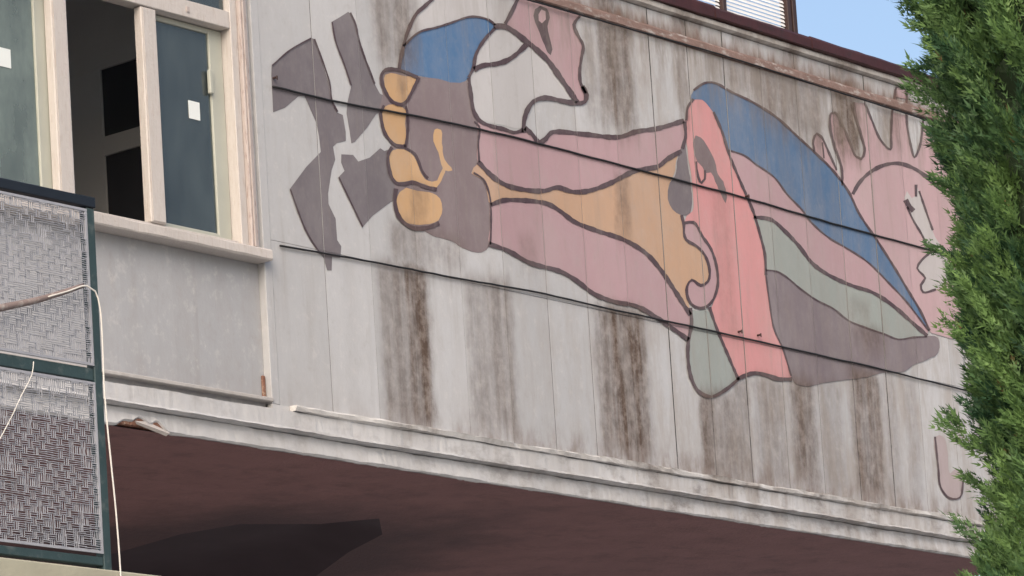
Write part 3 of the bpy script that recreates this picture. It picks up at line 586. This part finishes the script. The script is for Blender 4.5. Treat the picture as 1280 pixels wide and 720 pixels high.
STROKES = [  # points, width in photo pixels
    ([(541, -2), (528.7, 9), (519.6, 17.3), (508.4, 40.6), (503.4, 58.9), (499.3, 77.2), (498, 86)], 4.5),
    ([(503, 58), (522.7, 40.6), (545, 34.5), (565, 28), (582, 22), (594, 21), (610, 25), (618, 31.5)], 2.6),
    ([(647, -3), (639, 14), (630.3, 30)], 4.6),
    ([(616, 33), (630, 33.5), (642.5, 40.6), (656.7, 51.8), (667, 60), (683, 75), (699.4, 97.5), (713.6, 117.8), (721, 128)], 6.4),
    ([(618, 35), (604, 50.8), (593.8, 69), (590.7, 85.3), (585, 97)], 4.2),
    ([(591.7, 87.3), (601.9, 82.3), (620, 80), (634.4, 75), (646.6, 66), (657, 56)], 6.0),
    ([(585, 97.5), (587.7, 117.8), (591.7, 140), (600, 152), (615.8, 158.5), (630, 162), (641, 166), (653, 163)], 4.6),
    ([(653.8, 166), (654, 152), (658, 138), (666, 127), (680, 122.5), (700, 126), (720, 129.5), (730, 127.5), (732, 119), (727, 108)], 5.6),
    ([(724, 20), (716.5, 31), (721.7, 44.7), (728, 57), (725.8, 73), (723.7, 89.4), (724.8, 103.6), (731.5, 117)], 3.8),
    ([(655, 160), (664, 168), (673, 178), (681, 174), (688, 166), (730, 168), (772, 171.5), (795, 164.5), (820, 161), (854, 151)], 5.6),
    ([(597, 202.5), (612.5, 218.8), (630, 231), (655, 237.5), (680, 238.8), (695, 234.5), (715, 240), (735, 238.8), (760, 230), (792.5, 214), (822.5, 208), (832, 200), (851, 188.8)], 5.8),
    ([(612.5, 256.4), (627.8, 250.8), (655.6, 250.8), (683.3, 255), (700, 264.7), (716.7, 277.2), (744.4, 288.3), (777.8, 299.4), (805.6, 316), (822.2, 334), (838.9, 357.8), (862, 394)], 5.4),
    ([(610, 305), (633.3, 313.3), (661, 328.6), (700, 339.7), (719.4, 350.8), (741.7, 367.5), (766.7, 377.2), (794.4, 382.8), (819.4, 396.7), (841.7, 412), (860, 425)], 5.4),
    ([(857, 151), (859, 134), (866, 124)], 3), ([(855, 152), (856, 172), (852, 186)], 4),
    ([(851, 269), (854, 282), (854, 291), (857, 300), (870, 308), (880, 319), (886, 338), (884, 352), (875, 357), (864, 350), (858, 358), (859, 373), (867, 383), (879, 385), (889, 377), (896, 358), (895, 335), (888, 312), (878, 297), (866, 278), (855, 279)], 3.4),
    ([(862, 385), (863.5, 404), (859.5, 428), (859, 446), (863, 472), (873, 490), (888, 496), (905, 488), (922, 474)], 4.4),
    ([(886, 384), (889, 394), (897, 416), (908, 442), (922, 475)], 3.6),
    ([(921, 474), (932, 469), (943, 466.5), (957, 469), (972, 474), (989, 474)], 5.0),
    ([(891, 140), (902, 166), (910, 192), (927, 233), (940, 263), (950, 297), (955, 318), (956.4, 344)], 3.2),
    ([(956.4, 344), (961, 379), (966.6, 411), (978, 437), (988, 470)], 2.0),
    ([(941, 271.5), (963, 275), (981, 290), (997.8, 307.8), (1013, 327.8), (1026.7, 339), (1046.7, 350), (1069, 359), (1086.7, 364.4), (1104.4, 374.4), (1122, 387.8), (1135.5, 400), (1158, 420)], 4.6),
    ([(956, 338), (969.5, 339.4), (984, 348), (998, 360), (1022, 376.7), (1040, 385.5), (1060, 401), (1082, 410), (1104.4, 417.8), (1122, 424.4), (1140, 422), (1158, 421)], 2.2),
    ([(866, 113), (880, 104), (893, 104), (913, 115), (940, 128), (970, 147), (993, 168), (1020, 193), (1040, 213), (1060, 240), (1073, 267), (1093, 297), (1115.5, 332), (1135.5, 365.5), (1149, 388), (1161, 413)], 2.8),
    ([(910, 188), (930, 195), (943, 205), (967, 222), (983, 243), (1002, 263), (1013, 278), (1036, 298), (1055, 309), (1084, 328), (1113, 357), (1131, 376), (1145, 394), (1160, 414)], 2.2),
    ([(869, 202), (870.5, 216), (875.6, 229), (880, 224), (880, 213)], 3.0),
    ([(1017, 189), (1015.6, 176), (1020, 167), (1025.6, 171), (1036, 193), (1045, 213)], 2.8), ([(1027, 178), (1029, 198)], 1.8),
    ([(1052, 232), (1051, 209), (1042, 182), (1036.7, 158), (1038, 142), (1043, 141), (1053, 158), (1062, 180), (1069, 195.5), (1075.5, 199), (1080, 189), (1075.6, 169), (1068, 142), (1066.7, 128)], 3.0),
    ([(1080, 129), (1089, 151), (1100, 175.6), (1112, 187), (1113, 169), (1114.4, 140), (1117.8, 118), (1120, 109), (1131, 112), (1132, 140), (1133, 158), (1138, 184), (1142, 197), (1149, 182), (1153, 151)], 2.8),
    ([(1065, 243), (1073, 229), (1086.7, 215.5), (1104, 206.7), (1122, 204.4), (1140, 210), (1155.5, 220), (1172, 235)], 4.6),
    ([(1133, 259), (1140, 274.4), (1153, 296.7), (1158, 309)], 2.6), ([(1148, 239), (1157.8, 267.8), (1165, 288)], 2.6), ([(1131, 250), (1136, 259), (1141, 264)], 6), ([(1144, 231), (1144, 246)], 4),
    ([(1163, 315), (1151, 325.5), (1145.5, 335.5), (1155.5, 347.8), (1150, 356.7), (1153, 365.5), (1169, 362)], 2.8),
    ([(1168, 546), (1172, 585), (1175, 609), (1186, 622.7), (1199, 622), (1203, 602)], 2.4),
    ([(521, 97), (497, 87.5), (481, 87.5), (476, 94), (477, 105), (482, 117), (491, 128.5), (501, 131), (508, 126), (517, 109), (523, 97)], 4.0),
    ([(474.5, 141), (478.5, 163), (485, 174), (494, 182), (506, 183)], 4.0), ([(479, 132), (475, 141)], 3.0),
    ([(489, 184), (484.5, 192), (484.5, 206), (489, 223), (494, 229), (506, 230), (515, 228), (531, 234), (545, 237)], 4.2),
    ([(505, 185), (517, 192), (528, 216), (534, 223)], 3.0),
    ([(506, 184), (509, 160), (508, 140), (506, 133)], 3.4),
    ([(494, 236), (492.5, 252), (497, 270), (507, 281), (519, 286), (536, 284), (548, 279)], 5.0),
    ([(592, 152), (598, 158), (597, 180), (598, 203)], 2.4), ([(612.5, 256), (613, 280), (612, 306)], 2.2),
    ([(591, 216), (603, 224), (610, 240), (613, 256)], 2.4),
    ([(362, 237), (381, 287), (399, 317)], 1.8), ([(339.4, 82), (362, 62.5), (388, 48)], 1.8), ([(392, 49), (401, 73), (411, 104), (414, 126), (421, 140)], 1.8),
    ([(414, 28), (418.5, 52), (429, 80), (438, 107)], 1.8), ([(437, 16), (442.5, 28), (450, 57.5), (467.5, 105)], 2.0), ([(422.5, 222), (437, 252), (452.5, 284)], 1.8),
]
random.seed(5)
sp_ = []
for pts, wd in STROKES: sp_ += stroke_polys(pts, wd)
v, f = on_boards(sp_, .0062)
mural = mobj('mural', v, f, M_PAINT, building, (*LINE, .35))
mural['label'] = 'painted mural of a fist gripping a tool, a head and coloured bands'
for k, (nm, colr, pts, smo) in enumerate(FILLS):
    v, f = on_boards(fill_polys(pts, smo), .0012+.00012*k)
    if f: mobj(nm, v, f, M_PAINT, mural, (*colr, .55))

# ------------------------------------------------------------------ cables stapled along the wall
def cable_on_wall(name, pts, r, mat, label, out, group=None):
    P = catmull(pts, False, 14.0); m = MB()
    m.tube([PY(q[0], q[1]+random.uniform(-.35, .35), -out) for q in P], r, 6)
    o = m.build(name, mat, None, smooth=True); tag(o, label, 'cable', group); return o
cable_on_wall('cable', [(341, 108), (425, 128), (530, 147), (640, 171), (740, 197), (840, 223), (930, 247), (1040, 279), (1173, 315), (1235, 332)], .0065, M_CABLE, 'thin black cable stapled across the middle of the mural through the fist', .012)
cable_on_wall('cable', [(350, 307), (425, 320), (500, 334), (570, 347.5), (640, 359.5), (680, 367), (730, 379), (860, 407), (1020, 443), (1100, 461), (1175, 480), (1240, 496)], .006, M_CABLE, 'thin black cable along the lower joint of the mural wall, under the forearm', .014)
cable_on_wall('cable', [(560, -30), (665, 1), (780, 34), (900, 68), (1010, 103), (1080, 125), (1152, 148), (1235, 174)], .0052, M_CABLE, 'thin black cable just under the rusty strip at the top of the wall', .024)
for (px, py, lb_) in ((341, 98, 'small dark bracket holding the cable end on the grey tool head'), (931, 246, 'small dark bracket on the cable beside the salmon sleeve and pink band'),
                      (922, 415, 'small rusty bracket just above the lower cable on the salmon sleeve'), (946, 419.5, 'small rusty bracket just above the lower cable on the salmon sleeve')):
    p = PY(px, py); m = MB().tube([(p[0], -.004, p[2]), (p[0], -.03, p[2])], .007, 6).box(p[0]-.006, p[0]+.006, -.036, -.0305, p[2]-.016, p[2]+.010, .002)
    o = m.build('wall_bracket', M_BROWNFR); tag(o, lb_, 'bracket', 'cable brackets on the mural wall')

# ------------------------------------------------------------------ stair landing and its mesh railing
YR = -2.0
landing = empty('stair_landing', (-6.8, -1.2, 0)); tag(landing, 'pale concrete landing slab under the teal mesh railing', 'landing')
xe = PY(205, 716, YR-.06)[0]; zt = PY(150, 713.5, YR-.06)[2]
MB().box(-8.95, xe, YR-.06, -.25, zt-.16, zt, .008).build('slab', M_SLAB, landing)
for x in (-8.6, xe-.35):
    for y in (-1.7, -.5): MB().box(x-.06, x+.06, y-.06, y+.06, .002, zt-.162, .004).build('column', M_TEAL, landing)
rail = empty('mesh_railing', (-6.8, YR, zt)); tag(rail, 'teal steel railing with wire mesh panels in front of the windows', 'railing')
xp = PY(119, 480, YR)[0]
ztop = PY(118, 250, YR)[2]; zm0, zm1 = PY(124, 479, YR)[2], PY(122, 463, YR)[2]; zb0, zb1 = PY(120, 711, YR)[2]+.012, PY(120, 694, YR)[2]
pw = .026
for x in (xp, -7.35, -8.85): MB().box(x-pw, x+pw, YR-pw, YR+pw, zt+.002, ztop-.052, .004).build('post', M_TEAL, rail)
MB().box(-8.9, xp+pw+.004, YR-.034, YR+.034, ztop-.050, ztop, .004).build('top_rail', M_NAVY, rail)
MB().box(-8.82, xp-pw-.001, YR-.02, YR+.02, zm0, zm1, .004).build('middle_rail', M_TEAL, rail)
MB().box(-8.82, xp-pw-.001, YR-.022, YR+.022, zb0, zb1-.01, .004).build('bottom_rail', M_TEAL, rail)
fr2 = MB()
for za, zb in ((zm1+.01, ztop-.062), (zb1+.004, zm0-.008)):
    fr2.box(-7.31, xp-pw-.004, YR-.03, YR-.02, za, za+.012); fr2.box(-7.31, xp-pw-.004, YR-.03, YR-.02, zb-.012, zb); fr2.box(xp-pw-.016, xp-pw-.004, YR-.03, YR-.02, za+.013, zb-.013)
fr2.build('mesh_edge', M_WIRE, rail)
def woven(xa, xb, za, zb, cw=.038, ch=.030):
    m = MB(); x = xa; i = 0
    while x < xb-.01:
        z = za; j = 0
        while z < zb-.01:
            x1, z1 = min(x+cw, xb), min(z+ch, zb); hor = ((i+j) % 2 == 0) != (random.random() < .16); y = YR-.027+random.uniform(-.002, .002)
            for k in range(3):
                t = (k+.5)/3+random.uniform(-.06, .06); hw = random.uniform(.0010, .0017)
                if hor: m.box(x-.006, min(x1+.006, xb), y-.002, y+.002, z+(z1-z)*t-hw, z+(z1-z)*t+hw)
                else: m.box(x+(x1-x)*t-hw*1.5, x+(x1-x)*t+hw*1.5, y+.003, y+.006, max(za, z-.005), min(z1+.005, zb))
            z += ch; j += 1
        x += cw; i += 1
    return m
for za, zb in ((zm1+.016, ztop-.068), (zb1+.012, zm0-.014)):
    tag(woven(-7.31, xp-pw-.006, za, zb).build('wire_mesh', M_WIRE, rail), kind='stuff')
    tag(woven(-8.81, -7.39, za, zb).build('wire_mesh', M_WIRE, rail), kind='stuff')
# rod leaning on the railing and the loose white cable
a, b = PY(-60, 402, YR-.07), PY(104, 358, YR-.06)
m = MB(); pts = [Vector(a)+(Vector(b)-Vector(a))*t+Vector((0, 0, .006*math.sin(t*7))) for t in [i/12 for i in range(13)]]
m.tube(pts, [.021-.010*i/12 for i in range(13)], 8); o = m.build('rod', M_ROD, smooth=True); tag(o, 'weathered brown rod tied slanting across the mesh railing', 'rod')
m = MB(); pts = catmull([(60, 371), (85, 364), (108, 357), (119, 364), (125, 385), (128, 425), (130, 480), (134, 530), (139, 580), (145, 640), (151, 722), (152, 760)], False, 8)
m.tube([PY(q[0], q[1], YR-.075) for q in pts], .0042, 6); o = m.build('white_cable', M_WHITECABLE, smooth=True); tag(o, 'white cable looped over the railing post and hanging down beside it', 'cable')
m = MB(); pts = catmull([(42, 452), (40, 468), (27, 494), (14, 522), (-4, 556)], False, 8)
m.tube([PY(q[0], q[1], YR-.06) for q in pts], .0026, 5); o = m.build('string', M_WHITECABLE, smooth=True); tag(o, 'thin pale string hanging slack across the lower mesh panel', 'string')

# ------------------------------------------------------------------ cypress at the right
D = 19.0
edge = CAM+ray(1199, 400)*D; R0 = 1.12
ctr = edge+np.array([_r[0], _r[1], 0])/np.linalg.norm(_r[:2])*R0
TX, TY = float(ctr[0]), float(ctr[1])
tree = empty('cypress_tree', (TX, TY, 0)); tag(tree, 'tall dense green cypress standing before the end of the mural wall', 'tree')
ZK = [0.5, 1.5, 3.0, 4.25, 4.62, 5.2, 5.6, 6.2, 6.7, 7.3, 8.2, 9.2, 10.2, 10.8]
RK = [.55, .90, 1.06, 1.13, 1.02, 1.09, 1.12, 1.13, 1.17, 1.16, 1.02, .72, .30, .05]
def rad_at(z): return np.interp(z, ZK, RK)
tr = MB(); tr.tube([(TX+.02*math.sin(z), TY+.02*math.cos(z*1.3), z) for z in np.linspace(-.02, 10.4, 16)], [.17*(1-i/16.5)+.012 for i in range(16)], 10)
trunk = tr.build('trunk', M_BARK, tree, smooth=True)
lb = MB()
for k in range(90):
    z = random.uniform(.6, 9.4); a = random.uniform(0, 6.283); rr = float(rad_at(z+.35))*.8; r0 = .17*(1-z/11)
    pts = [(TX+math.cos(a)*(r0*.6+(rr-r0)*t), TY+math.sin(a)*(r0*.6+(rr-r0)*t), z+.55*t+.35*t*t) for t in (0, .35, .7, 1)]
    lb.tube(pts, [.024, .018, .011, .005], 5)
lb.build('limb', M_BARK, trunk)
mf, N, bs = newmat('cypress_foliage')
at = N.n('ShaderNodeAttribute'); at.attribute_name = 'tint'
N.put(bs.inputs['Base Color'], at.outputs['Color']); bs.inputs['Roughness'].default_value = .55; bs.inputs['Specular IOR Level'].default_value = .35
tl = N.n('ShaderNodeBsdfTranslucent'); N.put(tl.inputs[0], at.outputs['Color']); ms = N.n('ShaderNodeMixShader'); ms.inputs[0].default_value = .3
mo_ = [q for q in mf.node_tree.nodes if q.type == 'OUTPUT_MATERIAL'][0]
mf.node_tree.links.new(bs.outputs[0], ms.inputs[1]); mf.node_tree.links.new(tl.outputs[0], ms.inputs[2]); mf.node_tree.links.new(ms.outputs[0], mo_.inputs[0])
def unit(a): return a/(np.linalg.norm(a, axis=1, keepdims=True)+1e-9)
def foliage():
    NC = 3300
    cz = np.concatenate([rng.uniform(3.5, 7.8, int(NC*.78)), rng.uniform(.5, 3.5, int(NC*.11)), rng.uniform(7.8, 10.5, int(NC*.11))]); NC = len(cz)
    ca = rng.uniform(0, 2*np.pi, NC)
    cr = rad_at(cz)*(1.02+.020*np.sin(3*ca+cz*1.7)+.018*np.sin(7*ca-cz*2.9))-rng.uniform(.09, .27, NC)
    cr = np.maximum(cr, .02)
    out = np.stack([np.cos(ca), np.sin(ca), np.zeros(NC)], 1)
    cpos = np.stack([TX+out[:, 0]*cr, TY+out[:, 1]*cr, cz], 1)
    cdir = unit(out*rng.uniform(.15, .6, (NC, 1))+np.array([0, 0, 1.0])*rng.uniform(.5, 1.0, (NC, 1))+rng.normal(0, .15, (NC, 3)))
    ctint = rng.normal(0, 1, NC)
    per = 76
    ci = np.repeat(np.arange(NC), per); n = len(ci)
    t = rng.uniform(0, 1, n)**.8; L = rng.uniform(.16, .32, NC)[ci]
    base = cpos[ci]+cdir[ci]*(t*L)[:, None]+rng.normal(0, 1, (n, 3))*(.032*(1-.55*t))[:, None]
    sdir = unit(cdir[ci]*.95+out[ci]*rng.uniform(.0, .45, (n, 1))+rng.normal(0, .27, (n, 3)))
    side = unit(np.cross(sdir, rng.normal(0, 1, (n, 3)))); nrm = np.cross(sdir, side)
    SL = rng.uniform(.040, .085, n)
    V = []; base_l = [(0, .55, 0.0, .42), (.15, .85, .62, .40), (.15, .85, -.62, .40), (.48, .9, .5, .40), (.48, .9, -.5, .40), (.55, 1, 0, .55)]
    for (s0, dx, dy, ll) in base_l:
        d = unit(sdir*dx+side*dy*1.0+nrm*rng.normal(0, .18, (n, 1))); q = unit(np.cross(d, nrm))
        p0 = base+sdir*(SL*s0)[:, None]; le = (SL*ll*rng.uniform(.8, 1.3, n))[:, None]; wd = le*rng.uniform(.10, .17, (n, 1))
        V.append(np.stack([p0+q*wd, p0+d*le, p0-q*wd], 1))
    V = np.stack(V, 1); k = V.shape[1]
    V = V.reshape(-1, 3); nq = n*k
    me = bpy.data.meshes.new('crown'); me.vertices.add(len(V)); me.vertices.foreach_set('co', V.astype(np.float32).ravel())
    me.loops.add(nq*3); me.loops.foreach_set('vertex_index', np.arange(nq*3, dtype=np.int32))
    me.polygons.add(nq); me.polygons.foreach_set('loop_start', np.arange(0, nq*3, 3, dtype=np.int32)); me.polygons.foreach_set('loop_total', np.full(nq, 3, np.int32))
    me.update(calc_edges=True)
    h = np.clip(.48+.30*ctint[ci]+rng.normal(0, .14, n), 0, 1)[:, None]
    c = (1-h)*np.array([.038, .096, .046])+h*np.array([.180, .305, .095])
    dead = rng.random(n) < .005; c[dead] = np.array([.20, .13, .06])
    cc = np.concatenate([np.repeat(c, k*3, axis=0), np.ones((nq*3, 1))], 1)
    ca_ = me.color_attributes.new('tint', 'FLOAT_COLOR', 'POINT'); ca_.data.foreach_set('color', cc.astype(np.float32).ravel())
    me.materials.append(mf)
    o = bpy.data.objects.new('crown', me); COL.objects.link(o); o.parent = tree; o.matrix_parent_inverse = Matrix.Translation((-TX, -TY, 0))
    return o
crown = foliage()
# dense dead inner twigs that close the crown
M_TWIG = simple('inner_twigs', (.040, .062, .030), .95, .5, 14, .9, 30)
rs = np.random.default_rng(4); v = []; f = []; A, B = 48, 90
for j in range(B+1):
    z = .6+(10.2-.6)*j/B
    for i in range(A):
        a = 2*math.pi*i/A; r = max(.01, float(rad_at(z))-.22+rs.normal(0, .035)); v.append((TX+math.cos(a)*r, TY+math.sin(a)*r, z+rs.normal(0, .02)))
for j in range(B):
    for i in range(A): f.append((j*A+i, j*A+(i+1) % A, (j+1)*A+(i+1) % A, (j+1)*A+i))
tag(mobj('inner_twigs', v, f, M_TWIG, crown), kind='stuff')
